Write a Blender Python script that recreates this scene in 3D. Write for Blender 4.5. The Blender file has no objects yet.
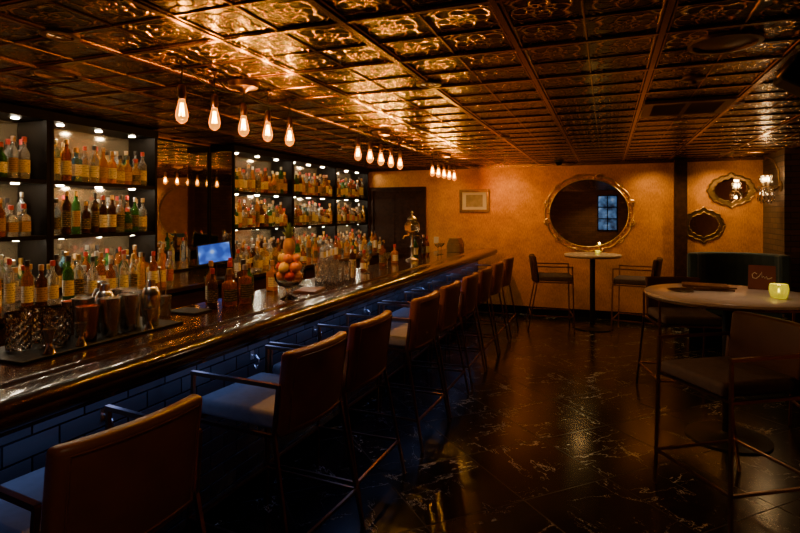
import bpy, math, random
from math import sin, cos, pi, radians
from mathutils import Vector, Matrix
random.seed(7)
scene = bpy.context.scene
COL = scene.collection

# ------------------------------------------------------------------ materials
class NT:
    def __init__(s, name):
        s.mat = bpy.data.materials.new(name); s.mat.use_nodes = True
        s.t = s.mat.node_tree; s.n = s.t.nodes; s.l = s.t.links
        s.b = s.n['Principled BSDF']; s.out = s.n['Material Output']
    def put(s, sock, v):
        if isinstance(v, bpy.types.NodeSocket): s.l.new(v, sock)
        else: sock.default_value = v
    def m(s, op, a, b=None, c=None):
        nd = s.n.new('ShaderNodeMath'); nd.operation = op
        s.put(nd.inputs[0], a)
        if b is not None: s.put(nd.inputs[1], b)
        if c is not None: s.put(nd.inputs[2], c)
        return nd.outputs[0]
    def coords(s):
        tc = s.n.new('ShaderNodeTexCoord'); return tc.outputs['Object']
    def sep(s, v):
        nd = s.n.new('ShaderNodeSeparateXYZ'); s.l.new(v, nd.inputs[0]); return nd.outputs[0], nd.outputs[1], nd.outputs[2]
    def comb(s, x, y, z=0.0):
        nd = s.n.new('ShaderNodeCombineXYZ'); s.put(nd.inputs[0], x); s.put(nd.inputs[1], y); s.put(nd.inputs[2], z); return nd.outputs[0]
    def noise(s, vec, scale, detail=3, rough=.5):
        nd = s.n.new('ShaderNodeTexNoise'); s.l.new(vec, nd.inputs['Vector'])
        nd.inputs['Scale'].default_value = scale; nd.inputs['Detail'].default_value = detail; nd.inputs['Roughness'].default_value = rough
        return nd.outputs['Fac'], nd.outputs['Color']
    def ramp(s, fac, stops):
        nd = s.n.new('ShaderNodeValToRGB'); s.l.new(fac, nd.inputs[0])
        e = nd.color_ramp.elements
        while len(e) < len(stops): e.new(0.5)
        for i, (p, c) in enumerate(stops):
            e[i].position = p; e[i].color = (*c, 1) if len(c) == 3 else c
        return nd.outputs[0]
    def mix(s, fac, a, b):
        nd = s.n.new('ShaderNodeMix'); nd.data_type = 'RGBA'
        s.put(nd.inputs[0], fac)
        s.put(nd.inputs[6], (*a, 1) if isinstance(a, tuple) else a)
        s.put(nd.inputs[7], (*b, 1) if isinstance(b, tuple) else b)
        return nd.outputs[2]
    def bump(s, h, strength=.5, dist=.01):
        nd = s.n.new('ShaderNodeBump'); s.l.new(h, nd.inputs['Height'])
        nd.inputs['Strength'].default_value = strength; nd.inputs['Distance'].default_value = dist
        s.l.new(nd.outputs[0], s.b.inputs['Normal'])
    def set(s, **k):
        names = dict(color='Base Color', rough='Roughness', metal='Metallic', trans='Transmission Weight',
                     ior='IOR', emit='Emission Color', es='Emission Strength', coat='Coat Weight', sheen='Sheen Weight', spec='Specular IOR Level', alpha='Alpha')
        for a, v in k.items():
            if isinstance(v, tuple): v = (*v, 1)
            s.put(s.b.inputs[names[a]], v)
        return s

def simple(name, color, rough=.5, metal=0., var=.12, scale=12, bump=0., **k):
    m = NT(name); v = m.coords(); f, _ = m.noise(v, scale, 4)
    c1 = tuple(max(0, c*(1-var)) for c in color); c2 = tuple(min(1, c*(1+var)) for c in color)
    m.set(color=m.mix(f, c1, c2), rough=rough, metal=metal, **k)
    if bump: m.bump(f, bump, .004)
    return m.mat

def emis(name, color, strength):
    m = NT(name); m.set(color=color, emit=color, es=strength); return m.mat

def mk_ceiling():
    m = NT('embossed_copper_tin'); x, y, z = m.sep(m.coords())
    def cell(a, off, t):
        f = m.m('FRACT', m.m('DIVIDE', m.m('ADD', a, off), t)); return m.m('MULTIPLY', m.m('SUBTRACT', f, .5), 2.)
    def ridge(d, w): return m.m('MAXIMUM', m.m('SUBTRACT', 1., m.m('DIVIDE', m.m('ABSOLUTE', d), w)), 0.)
    cx = cell(x, -.22, .305); cy = cell(y, -.11, .305)
    ax = m.m('ABSOLUTE', cx); ay = m.m('ABSOLUTE', cy)
    r = m.m('SQRT', m.m('ADD', m.m('MULTIPLY', cx, cx), m.m('MULTIPLY', cy, cy)))
    th = m.m('ARCTAN2', cy, cx)
    c4 = m.m('COSINE', m.m('MULTIPLY', th, 4.)); c8 = m.m('COSINE', m.m('MULTIPLY', th, 8.))
    s4 = m.m('SINE', m.m('ADD', m.m('MULTIPLY', th, 4.), m.m('MULTIPLY', r, 5.)))
    R = []
    R.append(ridge(m.m('SUBTRACT', r, m.m('ADD', .18, m.m('MULTIPLY', c8, .05))), .08))
    R.append(ridge(m.m('SUBTRACT', r, m.m('ADD', .34, m.m('MULTIPLY', c8, -.05))), .06))
    R.append(ridge(m.m('SUBTRACT', r, m.m('ADD', .54, m.m('MULTIPLY', c4, .17))), .07))
    R.append(ridge(m.m('SUBTRACT', r, m.m('ADD', .76, m.m('MULTIPLY', s4, .12))), .07))
    dx = m.m('SUBTRACT', 1., ax); dy = m.m('SUBTRACT', 1., ay)
    dc = m.m('SQRT', m.m('ADD', m.m('MULTIPLY', dx, dx), m.m('MULTIPLY', dy, dy)))
    R.append(ridge(m.m('SUBTRACT', dc, .42), .07)); R.append(ridge(m.m('SUBTRACT', dc, .24), .07))
    h = R[0]
    for q in R[1:]: h = m.m('MAXIMUM', h, q)
    edge = m.m('MAXIMUM', ax, ay)
    h = m.m('MULTIPLY', h, m.m('LESS_THAN', edge, .9))
    v_, _c = m.noise(m.coords(), 45, 2); v2, _c = m.noise(m.coords(), 7, 1)
    hp = m.m('ADD', h, .12)
    h = m.m('ADD', h, m.m('ADD', m.m('MULTIPLY', v_, .14), m.m('MULTIPLY', v2, .35)))
    f2, _ = m.noise(m.coords(), 3, 3)
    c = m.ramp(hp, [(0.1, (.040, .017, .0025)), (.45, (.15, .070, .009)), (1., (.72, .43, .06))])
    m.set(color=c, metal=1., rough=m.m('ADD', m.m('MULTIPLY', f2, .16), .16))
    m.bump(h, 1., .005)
    return m.mat

def mk_floor():
    m = NT('black_veined_marble_tile'); v = m.coords(); x, y, z = m.sep(v)
    a = m.m('MULTIPLY', m.m('ADD', x, y), .70711); b = m.m('MULTIPLY', m.m('SUBTRACT', y, x), .70711)
    def jt(q):
        f = m.m('FRACT', m.m('DIVIDE', q, .61)); return m.m('GREATER_THAN', m.m('ABSOLUTE', m.m('SUBTRACT', f, .5)), .4945)
    joint = m.m('MAXIMUM', jt(a), jt(b))
    ta = m.m('FLOOR', m.m('DIVIDE', a, .61)); tb = m.m('FLOOR', m.m('DIVIDE', b, .61))
    def layer(off, scale, width, lo, k1, k2, s1, s2):
        # a vein runs along the level line of a distorted noise field
        tv = m.comb(m.m('ADD', m.m('MULTIPLY', a, s1), m.m('MULTIPLY', ta, k1)), m.m('ADD', m.m('MULTIPLY', b, s2), m.m('MULTIPLY', tb, k2)), m.m('ADD', m.m('MULTIPLY', m.m('ADD', ta, tb), 1.3), off))
        f, _c = m.noise(tv, scale, 6, .62)
        d = m.m('ABSOLUTE', m.m('SUBTRACT', f, .5))
        g, _c = m.noise(tv, 2.6, 2)
        w = m.m('MULTIPLY', m.m('MAXIMUM', m.m('SUBTRACT', g, lo), 0.), width)
        return m.m('LESS_THAN', d, w)
    vein = m.m('MAXIMUM', layer(0., 1.5, .022, .46, 3.7, 5.3, .55, 1.8), layer(9., 1.7, .022, .47, 7.1, 2.9, 1.9, .6))
    vein = m.m('MAXIMUM', vein, layer(17., 2.6, .03, .52, 4.1, 6.3, 1.2, .8))
    f2, _ = m.noise(v, 6, 5); f5, _ = m.noise(v, 2.2, 2)
    base = m.ramp(f2, [(.35, (.0025, .0025, .003)), (.7, (.009, .0088, .009))])
    c = m.mix(m.m('MULTIPLY', vein, .85), base, (.42, .41, .40))
    c = m.mix(joint, c, (.020, .018, .018))
    m.set(color=c, rough=m.m('ADD', m.m('ADD', m.m('MULTIPLY', f5, .14), .14), m.m('MULTIPLY', joint, .4)), spec=.34)
    m.bump(m.m('SUBTRACT', m.m('MULTIPLY', f2, .02), joint), .2, .0012)
    return m.mat

def mk_wall():
    m = NT('gold_fabric_wallpaper'); v = m.coords(); x, y, z = m.sep(v)
    q = m.comb(m.m('MULTIPLY', m.m('ADD', x, y), 80.), m.m('MULTIPLY', z, 22.), 0.)
    f, _ = m.noise(q, 1., 4, .65)
    q2 = m.comb(m.m('MULTIPLY', m.m('ADD', x, y), 1.), m.m('MULTIPLY', z, 1.), 0.)
    f2, _ = m.noise(q2, 5., 5, .6)
    c = m.ramp(m.m('ADD', m.m('MULTIPLY', f, .6), m.m('MULTIPLY', f2, .4)), [(.32, (.30, .105, .007)), (.68, (.74, .33, .028))])
    m.set(color=c, rough=.42, metal=.35); m.bump(f, .35, .003)
    return m.mat

def mk_bricktile(name, c1, c2, mortar, bw, bh, rough, ms=.0035):
    m = NT(name); x, y, z = m.sep(m.coords())
    q = m.comb(m.m('ADD', x, y), z, 0.)
    b = m.n.new('ShaderNodeTexBrick'); m.l.new(q, b.inputs['Vector'])
    b.inputs['Scale'].default_value = 1.; b.inputs['Brick Width'].default_value = bw; b.inputs['Row Height'].default_value = bh
    b.inputs['Mortar Size'].default_value = ms; b.inputs['Mortar Smooth'].default_value = .3
    b.inputs['Color1'].default_value = (*c1, 1); b.inputs['Color2'].default_value = (*c2, 1); b.inputs['Mortar'].default_value = (*mortar, 1)
    f, _ = m.noise(m.coords(), 9, 3)
    m.set(color=b.outputs['Color'], rough=rough)
    m.bump(m.m('ADD', m.m('MULTIPLY', b.outputs['Fac'], -1.), m.m('MULTIPLY', f, .35)), .8, .005)
    return m.mat

def mk_wood(name, c1, c2, rough, sc=1., coat=.3, spec=.5):
    m = NT(name); x, y, z = m.sep(m.coords())
    q = m.comb(m.m('MULTIPLY', x, 14.*sc), m.m('MULTIPLY', y, 1.2*sc), m.m('MULTIPLY', z, 14.*sc))
    f, _ = m.noise(q, 1.5, 5, .6)
    m.set(color=m.ramp(f, [(.3, c1), (.7, c2)]), rough=rough, coat=coat, spec=spec)
    return m.mat

def mk_glass(name, color, rough=.04, trans=.75, var=.1):
    m = NT(name); f, _ = m.noise(m.coords(), 20, 2)
    c1 = tuple(c*(1-var) for c in color)
    m.set(color=m.mix(f, c1, color), rough=rough, trans=trans, ior=1.4)
    return m.mat

def mk_bulbglass():
    m = NT('amber_bulb_glass'); n, l = m.n, m.l
    tr = n.new('ShaderNodeBsdfTransparent'); tr.inputs[0].default_value = (1, .74, .32, 1)
    gl = n.new('ShaderNodeBsdfGlossy'); gl.inputs['Roughness'].default_value = .05; gl.inputs[0].default_value = (1, .75, .4, 1)
    em = n.new('ShaderNodeEmission'); em.inputs[0].default_value = (1, .40, .02, 1); em.inputs[1].default_value = .75
    fr = n.new('ShaderNodeFresnel'); fr.inputs[0].default_value = 1.12
    mx = n.new('ShaderNodeMixShader'); l.new(fr.outputs[0], mx.inputs[0]); l.new(tr.outputs[0], mx.inputs[1]); l.new(gl.outputs[0], mx.inputs[2])
    ad = n.new('ShaderNodeAddShader'); l.new(mx.outputs[0], ad.inputs[0]); l.new(em.outputs[0], ad.inputs[1])
    l.new(ad.outputs[0], m.out.inputs[0]); return m.mat

M = {}
M['ceil'] = mk_ceiling(); M['floor'] = mk_floor(); M['wall'] = mk_wall()
M['grid'] = simple('copper_grid_bar', (.32, .16, .028), .25, 1., scale=5)
M['tile'] = mk_bricktile('dark_glazed_subway_tile', (.05, .050, .054), (.085, .085, .092), (.006, .006, .007), .20, .075, .16, .0045)
M['brick'] = mk_bricktile('dark_charred_brick', (.05, .032, .022), (.085, .05, .03), (.012, .010, .008), .21, .07, .6, .006)
M['redbrick'] = mk_bricktile('worn_brown_brick', (.16, .07, .035), (.24, .12, .06), (.06, .045, .03), .23, .08, .7)
M['barwood'] = mk_wood('varnished_dark_mahogany', (.009, .004, .0025), (.034, .014, .007), .17, coat=.2)
M['black'] = simple('black_lacquered_wood', (.006, .0045, .0035), .5, spec=.06)
M['dwood'] = mk_wood('dark_walnut', (.012, .005, .0025), (.034, .014, .006), .5, coat=0., spec=.08)
M['backp'] = simple('smoked_bronze_mirror_panel', (.33, .25, .15), .14, .8)
M['leather'] = simple('cognac_leather', (.20, .062, .018), .36, var=.45, scale=7, bump=.3)
M['dleather'] = simple('dark_brown_leather', (.055, .024, .015), .5, var=.4, scale=7, bump=.3, spec=.12)
M['velvet'] = simple('slate_blue_velvet', (.16, .165, .18), .75, var=.25, scale=30, bump=.2, sheen=.1)
M['dvelvet'] = simple('grey_plum_velvet', (.080, .060, .064), .8, var=.3, scale=30, bump=.2, spec=.15)
M['teal'] = simple('deep_blue_velvet', (.010, .045, .085), .7, var=.2, scale=30, sheen=.2)
M['bmetal'] = simple('bronze_tube', (.32, .17, .10), .3, 1.)
M['blackm'] = simple('matte_black_metal', (.010, .010, .010), .45, .3)
M['brass'] = simple('aged_brass', (.65, .42, .12), .28, 1., var=.3, scale=25)
M['dbrass'] = simple('dark_antique_bronze', (.24, .15, .06), .35, 1., var=.4, scale=25)
M['silver'] = simple('tarnished_silver', (.42, .39, .34), .32, 1., var=.4, scale=25)
M['steel'] = simple('polished_steel', (.80, .78, .74), .22, 1.)
M['copper'] = simple('polished_copper', (.85, .42, .22), .22, 1.)
mm = NT('mirror_silvering'); f_, _x = mm.noise(mm.coords(), 2, 2); mm.set(color=mm.mix(f_, (.76, .74, .70), (.84, .81, .77)), metal=1., rough=.015); M['mirror'] = mm.mat
M['table'] = simple('pale_marble_tabletop', (.60, .50, .42), .22, var=.25, scale=4)
M['cream'] = simple('cream_paper', (.60, .52, .37), .7, var=.08)
M['white'] = simple('brass_switch_plate', (.5, .40, .25), .4)
M['menu'] = simple('brown_leatherette', (.12, .045, .02), .4)
M['menured'] = simple('burgundy_card', (.12, .025, .02), .5)
M['rubber'] = simple('black_rubber', (.01, .01, .01), .6, scale=60, bump=.5, spec=.2)
M['bulb'] = mk_bulbglass(); M['fil'] = emis('filament_glow', (1, .50, .08), 80.)
M['puck'] = emis('warm_white_puck_light', (1., .82, .56), 290.)
M['led'] = emis('blue_led_strip', (.08, .20, 1.), 1.2)
M['down'] = emis('warm_downlight_lens', (1., .55, .2), .8)
M['flame'] = emis('candle_flame', (1., .75, .25), 40.)
M['clear'] = mk_glass('clear_glass', (.95, .95, .93), .03, .97)
M['candleg'] = NT('yellow_green_candle_glass').set(color=(.62, .66, .04), rough=.12, trans=.6, emit=(.65, .50, .01), es=.3).mat
sc_ = NT('pos_screen'); fx, _x = sc_.noise(sc_.coords(), 9, 1)
sc_.set(color=(.01, .01, .02), emit=sc_.ramp(fx, [(.40, (.01, .06, .40)), (.55, (.06, .22, .9)), (.62, (.35, .5, .9))]), es=1.0); M['screen'] = sc_.mat
M['orange'] = simple('orange_peel', (.85, .28, .03), .45, scale=60, bump=.4)
M['lemon'] = simple('lemon_peel', (.85, .62, .06), .45, scale=60, bump=.3)
M['apple'] = simple('red_apple_skin', (.5, .04, .03), .3, var=.4)
M['lime'] = simple('lime_peel', (.18, .36, .04), .4)
M['pine'] = simple('pineapple_skin', (.50, .26, .06), .6, scale=45, bump=1., var=.5)
M['leaf'] = simple('pineapple_leaf', (.14, .22, .055), .5)
nw = NT('dusk_window_glass'); nf, _x = nw.noise(nw.coords(), 5, 3)
nw.set(color=(.02, .03, .05), emit=nw.ramp(nf, [(.35, (.01, .03, .08)), (.6, (.12, .28, .60)), (.75, (.5, .65, .9))]), es=.6); M['nightwin'] = nw.mat
M['crystal'] = NT('cut_crystal').set(color=(1., .99, .97), rough=.015, trans=1., ior=1.5).mat
M['stem'] = simple('woody_stem', (.08, .05, .02), .7)
M['paintart'] = simple('sepia_sketch_paper', (.30, .22, .12), .7, var=.8, scale=9)
M['duct'] = simple('bronze_vent_metal', (.16, .08, .035), .4, .8)

GL = [mk_glass('amber_whiskey_glass', (.85, .38, .05), trans=.65), mk_glass('dark_amber_glass', (.50, .16, .02), trans=.7),
      mk_glass('clear_spirit_glass', (.95, .95, .91), trans=.88), mk_glass('green_bottle_glass', (.07, .26, .05), trans=.7),
      mk_glass('brown_bottle_glass', (.09, .035, .012), trans=.5), mk_glass('honey_liquor_glass', (.90, .60, .18), trans=.7),
      mk_glass('ruby_liqueur_glass', (.35, .03, .02), trans=.6), mk_glass('blue_gin_glass', (.15, .35, .50), trans=.7)]
GLW = [6, 6, 18, 4.5, 7, 4, .3, .8]
GLN = ['amber', 'dark amber', 'clear', 'green', 'brown', 'honey-coloured', 'ruby', 'pale blue']
def mk_label(n, c, ink):
    m = NT('label_'+n); v = m.coords(); x, y, z = m.sep(v)
    row = m.m('GREATER_THAN', m.m('SINE', m.m('MULTIPLY', z, 420.)), .25)
    q = m.comb(m.m('MULTIPLY', m.m('ADD', x, y), 260.), m.m('MULTIPLY', z, 70.), 0.)
    f, _c = m.noise(q, 1., 2)
    pr = m.m('MULTIPLY', row, m.m('GREATER_THAN', f, .5))
    m.set(color=m.mix(m.m('MULTIPLY', pr, .8), c, ink), rough=.55); return m.mat
LB = [mk_label('cream', (.70, .61, .42), (.1, .04, .02)), mk_label('white', (.80, .77, .70), (.03, .03, .03)), mk_label('black', (.02, .02, .02), (.5, .35, .12)),
      mk_label('gold', (.5, .32, .08), (.08, .03, .01)), mk_label('red', (.34, .03, .02), (.6, .5, .3)), mk_label('tan', (.38, .24, .12), (.05, .02, .01))]
LBW = [7, 8, 5, 3, 1.5, 3]
LBN = ['cream', 'white', 'black', 'gold', 'red', 'tan']
CP = [simple('cap_'+n, c, .35, mt) for n, c, mt in [('black', (.015, .015, .015), 0), ('gold', (.6, .38, .1), 1), ('silver', (.6, .58, .55), 1), ('cork', (.4, .25, .12), 0), ('red', (.4, .03, .02), 0)]]

# ------------------------------------------------------------------ mesh builder
class MB:
    def __init__(s): s.v = []; s.f = []; s.m = []; s.s = []
    def add(s, vs, fs, mat=0, smooth=False, T=None):
        o = len(s.v)
        for p in vs:
            p = Vector(p)
            if T is not None: p = T @ p
            s.v.append(tuple(p))
        for f in fs: s.f.append([i+o for i in f]); s.m.append(mat); s.s.append(smooth)
        return s
    def box(s, c, d, mat=0, T=None):
        x, y, z = c; a, b, h = d[0]/2, d[1]/2, d[2]/2
        vs = [(x+i*a, y+j*b, z+k*h) for i in (-1, 1) for j in (-1, 1) for k in (-1, 1)]
        return s.add(vs, [(0, 1, 3, 2), (4, 6, 7, 5), (0, 4, 5, 1), (2, 3, 7, 6), (0, 2, 6, 4), (1, 5, 7, 3)], mat, False, T)
    def bb(s, x0, x1, y0, y1, z0, z1, mat=0):
        return s.box(((x0+x1)/2, (y0+y1)/2, (z0+z1)/2), (x1-x0, y1-y0, z1-z0), mat)
    def tube(s, pts, r, n=8, mat=0, closed=False, square=False, smooth=True):
        pts = [Vector(p) for p in pts]; N = len(pts); rings = []
        if square: n = 4; smooth = False
        up = Vector((0, 0, 1)); prev = None
        for i, p in enumerate(pts):
            if closed: d = pts[(i+1) % N]-pts[i-1]
            elif i == 0: d = pts[1]-p
            elif i == N-1: d = p-pts[i-1]
            else: d = (pts[i+1]-p).normalized()+(p-pts[i-1]).normalized()
            d.normalize()
            if prev is None:
                a = up if abs(d.z) < .95 else Vector((0, 1, 0))
                u = d.cross(a).normalized()
            else:
                u = (prev-d*prev.dot(d)); u = u.normalized() if u.length > 1e-4 else d.cross(up).normalized()
            prev = u; w = d.cross(u)
            rr = r[i] if isinstance(r, (list, tuple)) else r
            of = pi/4 if square else 0
            rad = rr*1.414 if square else rr
            rings.append([p+u*rad*cos(2*pi*j/n+of)+w*rad*sin(2*pi*j/n+of) for j in range(n)])
        vs = [q for rg in rings for q in rg]; fs = []
        for i in range(N if closed else N-1):
            a = i*n; b = ((i+1) % N)*n
            for j in range(n): fs.append((a+j, a+(j+1) % n, b+(j+1) % n, b+j))
        if not closed: fs.append(tuple(range(n-1, -1, -1))); fs.append(tuple((N-1)*n+j for j in range(n)))
        return s.add(vs, fs, mat, smooth)
    def lathe(s, prof, n=24, mat=0, c=(0, 0, 0), T=None, smooth=True, fn=None):
        vs = []; fs = []
        for i, (r, z) in enumerate(prof):
            for j in range(n):
                a = 2*pi*j/n; q = r*(fn(a, i) if fn else 1)
                vs.append((c[0]+q*cos(a), c[1]+q*sin(a), c[2]+z))
        for i in range(len(prof)-1):
            for j in range(n):
                fs.append((i*n+j, i*n+(j+1) % n, (i+1)*n+(j+1) % n, (i+1)*n+j))
        if prof[0][0] > 1e-3: fs.append(tuple(range(n-1, -1, -1)))
        if prof[-1][0] > 1e-3: fs.append(tuple((len(prof)-1)*n+j for j in range(n)))
        return s.add(vs, fs, mat, smooth, T)
    def sphere(s, c, r, n=16, mat=0, sc=(1, 1, 1)):
        pr = [(max(1e-6, r*sin(pi*i/10)), -r*cos(pi*i/10)*sc[2]) for i in range(11)]
        return s.lathe(pr, n, mat, c)
    def disc_outline(s, pts2, y0, y1, mat=0, smooth=False):
        n = len(pts2); vs = [(x, y0, z) for x, z in pts2]+[(x, y1, z) for x, z in pts2]
        s.add(vs, [(i, i+n, (i+1) % n+n, (i+1) % n) for i in range(n)], mat, smooth)
        return s.add(vs, [tuple(range(n)), tuple(range(2*n-1, n-1, -1))], mat, False)
    def mesh(s, name, mats):
        me = bpy.data.meshes.new(name); me.from_pydata(s.v, [], s.f)
        for mt in mats: me.materials.append(mt)
        me.polygons.foreach_set('material_index', s.m); me.polygons.foreach_set('use_smooth', s.s)
        me.update()
        import bmesh
        bm = bmesh.new(); bm.from_mesh(me)
        bmesh.ops.remove_doubles(bm, verts=bm.verts, dist=1e-5)
        bmesh.ops.recalc_face_normals(bm, faces=bm.faces); bm.to_mesh(me); bm.free()
        if any(s.s): me.set_sharp_from_angle(angle=radians(42))
        return me

def link(o): COL.objects.link(o); return o
def tag(o, label, cat, group=None):
    o['label'] = label; o['category'] = cat
    if group: o['group'] = group
    return o
def top(name, mb, mats, label, cat, loc=(0, 0, 0), group=None, bevel=0, rot=0, seg=2):
    me = mb.mesh(name, mats) if isinstance(mb, MB) else mb
    o = link(bpy.data.objects.new(name, me)); o.location = loc; o.rotation_euler = (0, 0, rot)
    if bevel: bev(o, bevel, seg)
    return tag(o, label, cat, group)
def bev(o, w, seg=2):
    b = o.modifiers.new('Bevel', 'BEVEL'); b.width = w; b.segments = seg; b.limit_method = 'ANGLE'; b.angle_limit = radians(40)
def emp(name, label, cat, loc, group=None, rot=0):
    o = link(bpy.data.objects.new(name, None)); o.location = loc; o.rotation_euler = (0, 0, rot); o.empty_display_size = .1
    return tag(o, label, cat, group)
def part(par, name, mb, mats, bevel=0, seg=2, label=None, smoothall=False):
    me = mb.mesh(name, mats) if isinstance(mb, MB) else mb
    o = link(bpy.data.objects.new(name, me)); o.parent = par
    if bevel: bev(o, bevel, seg)
    if smoothall:
        for p in me.polygons: p.use_smooth = True
        for e in me.edges: e.use_edge_sharp = False
    if label: o['label'] = label
    return o
def struct(name, mb, mats, loc=(0, 0, 0), bevel=0, label=None):
    me = mb.mesh(name, mats); o = link(bpy.data.objects.new(name, me)); o.location = loc
    o['kind'] = 'structure'; o['category'] = name.split('_')[0]; o['label'] = label or name.replace('_', ' ')
    if bevel: bev(o, bevel)
    return o
def dup(root, loc, rot=None, group=None, label=None):
    kids = {}
    for o in root.children_recursive: kids.setdefault(o.parent.name, []).append(o)
    def cp(o, par):
        c = o.copy(); COL.objects.link(c)
        if par: c.parent = par; c.matrix_parent_inverse = o.matrix_parent_inverse.copy()
        for ch in kids.get(o.name, []): cp(ch, c)
        return c
    c = cp(root, None); c.location = loc
    if rot is not None: c.rotation_euler = (0, 0, rot)
    if group: c['group'] = group
    if label: c['label'] = label
    return c
def lamp(kind, loc, energy, color, size=.02, par=None, rot=(0, 0, 0), spot=None, name='light', blend=.6, sy=None):
    d = bpy.data.lights.new(name, kind); d.energy = energy; d.color = color
    if kind == 'AREA':
        d.size = size
        if sy: d.shape = 'RECTANGLE'; d.size_y = sy
    else: d.shadow_soft_size = size
    if spot: d.spot_size = radians(spot); d.spot_blend = blend
    o = link(bpy.data.objects.new(name, d)); o.location = loc; o.rotation_euler = rot
    if par: o.parent = par
    return o

XL, XR, YB, YF, HC = -4.28, 2.7, 8.65, -2.5, 2.38
PX = 2.0
# ------------------------------------------------------------------ room shell
struct('floor', MB().bb(XL-.1, XR+.1, YF-.1, YB+.1, -.1, 0), [M['floor']], label='glossy black marble tile floor with white veins')
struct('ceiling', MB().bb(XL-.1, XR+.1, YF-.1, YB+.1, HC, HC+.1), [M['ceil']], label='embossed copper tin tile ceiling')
struct('wall_left', MB().bb(XL-.1, XL, YF, YB, 0, HC), [M['wall']], label='wall behind the bar')
struct('wall_right', MB().bb(XR, XR+.1, YF, YB, 0, HC), [M['wall']], label='gold wallpapered wall')
struct('wall_back', MB().bb(XL-.1, XR+.1, YB, YB+.1, 0, HC), [M['wall']], label='gold textured wallpaper wall')
struct('wall_front', MB().bb(XL-.1, XR+.1, YF-.1, YF, 0, HC), [M['redbrick']], label='worn brown brick wall')
struct('baseboard_back', MB().bb(-2.86, PX, YB-.02, YB, 0, .12), [M['black']], bevel=.004, label='black baseboard')
struct('wall_pillar', MB().bb(PX, XR, 7.7, YB, 0, HC), [M['brick']], label='dark brick pillar')
w = MB().bb(-.30, .32, YF, YF+.01, 1.0, 2.2, 0)
for x in (-.30, .01, .32): w.bb(x-.02, x+.02, YF, YF+.03, .98, 2.22, 1)
for z in (1.0, 1.4, 1.8, 2.2): w.bb(-.32, .34, YF, YF+.03, z-.02, z+.02, 1)
struct('window_1', w, [M['nightwin'], M['black']], label='dusk-lit window with black muntins')
t = 0
x = .22-.61*7; k = 0
while x < XR:
    if x > XL:
        t += 1
        if k % 2 == 0:
            g = MB().bb(x-.012, x+.012, YF, YB, HC-.012, HC+.005)
            g.tube([(x-.022, YF, HC-.002), (x-.022, YB, HC-.002)], .006, 6); g.tube([(x+.022, YF, HC-.002), (x+.022, YB, HC-.002)], .006, 6)
        else: g = MB().tube([(x, YF, HC-.001), (x, YB, HC-.001)], .006, 6)
        struct('trim_%d' % t, g, [M['grid']], label='copper ceiling grid bar')
    x += .305; k += 1
y = .11-.61*4; k = 0
while y < YB:
    if y > YF:
        t += 1
        if k % 2 == 0:
            g = MB().bb(XL, XR, y-.012, y+.012, HC-.010, HC+.005)
            g.tube([(XL, y-.02, HC-.002), (XR, y-.02, HC-.002)], .005, 6); g.tube([(XL, y+.02, HC-.002), (XR, y+.02, HC-.002)], .005, 6)
        else: g = MB().tube([(XL, y, HC-.001), (XR, y, HC-.001)], .006, 6)
        struct('trim_%d' % t, g, [M['grid']], label='copper ceiling grid bar')
    y += .305; k += 1
t += 1
struct('trim_%d' % t, MB().bb(XL, XR, YB-.03, YB, HC-.05, HC-.012), [M['grid']], label='copper crown strip')
t += 1
struct('trim_%d' % t, MB().bb(.90, 1.06, YB-.14, YB, 0, HC-.012), [M['dwood']], bevel=.006, label='dark wood post on the gold wall')
d = MB().bb(-3.84, -2.96, YB-.035, YB-.01, 0, 1.98)
for (z0, z1) in ((.15, .9), (1.0, 1.85)):
    for (x0, x1) in ((-3.76, -3.44), (-3.36, -3.04)):
        d.bb(x0, x1, YB-.045, YB-.035, z0, z1)
d.lathe([(.0001, 0), (.03, .005), (.03, .03), (.012, .035), (.0001, .036)], 12, 1, c=(0, 0, 0), T=Matrix.Translation((-3.02, YB-.045, 1.0)) @ Matrix.Rotation(pi/2, 4, 'X'))
struct('door_1', d, [M['dwood'], M['brass']], bevel=.003, label='dark wood panelled door')
t += 1
fr = MB().bb(-3.92, -3.84, YB-.06, YB, 0, 2.05).bb(-2.96, -2.88, YB-.06, YB, 0, 2.05).bb(-3.84, -2.96, YB-.06, YB, 1.98, 2.05)
struct('trim_%d' % t, fr, [M['dwood']], label='dark door frame')

# ------------------------------------------------------------------ bar counter
bar = emp('bar_counter', 'long dark mahogany bar counter with tiled front', 'bar counter', (-1.95, 3.75, 0))
def off(mb, dx=1.95, dy=-3.75, dz=0):
    mb.v = [(a+dx, b+dy, c+dz) for a, b, c in mb.v]; return mb
Y0, Y1 = -1.0, 8.2
part(bar, 'countertop', off(MB().bb(-2.37, -1.82, Y0, Y1, 1.0, 1.04)), [M['barwood']], bevel=.006)
rp = [(-1.835, 1.0), (-1.835, 1.045), (-1.815, 1.056), (-1.80, 1.060), (-1.78, 1.056), (-1.77, 1.05), (-1.74, 1.052), (-1.66, 1.056), (-1.61, 1.054), (-1.588, 1.044), (-1.576, 1.026), (-1.573, 1.0), (-1.580, .985), (-1.60, .975), (-1.605, .962), (-1.63, .955), (-1.67, .95), (-1.70, .935), (-1.72, .92), (-1.78, .915), (-1.86, .915), (-1.86, 1.0)]
part(bar, 'armrest_rail', off(MB().disc_outline(rp, Y0, Y1, 0, True)), [M['barwood']])
part(bar, 'body', off(MB().bb(-2.3, -1.90, Y0+.02, Y1-.03, .10, 1.0)), [M['black']])
part(bar, 'tiled_front', off(MB().bb(-1.90, -1.87, Y0+.02, Y1-.03, .10, .93)), [M['tile']])
part(bar, 'kick_plate', off(MB().bb(-2.28, -1.93, Y0+.03, Y1-.04, 0, .10)), [M['black']])
part(bar, 'led_strip', off(MB().bb(-1.862, -1.850, Y0+.1, Y1-.1, .900, .914)), [M['led']], label='blue glowing LED strip')
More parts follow.
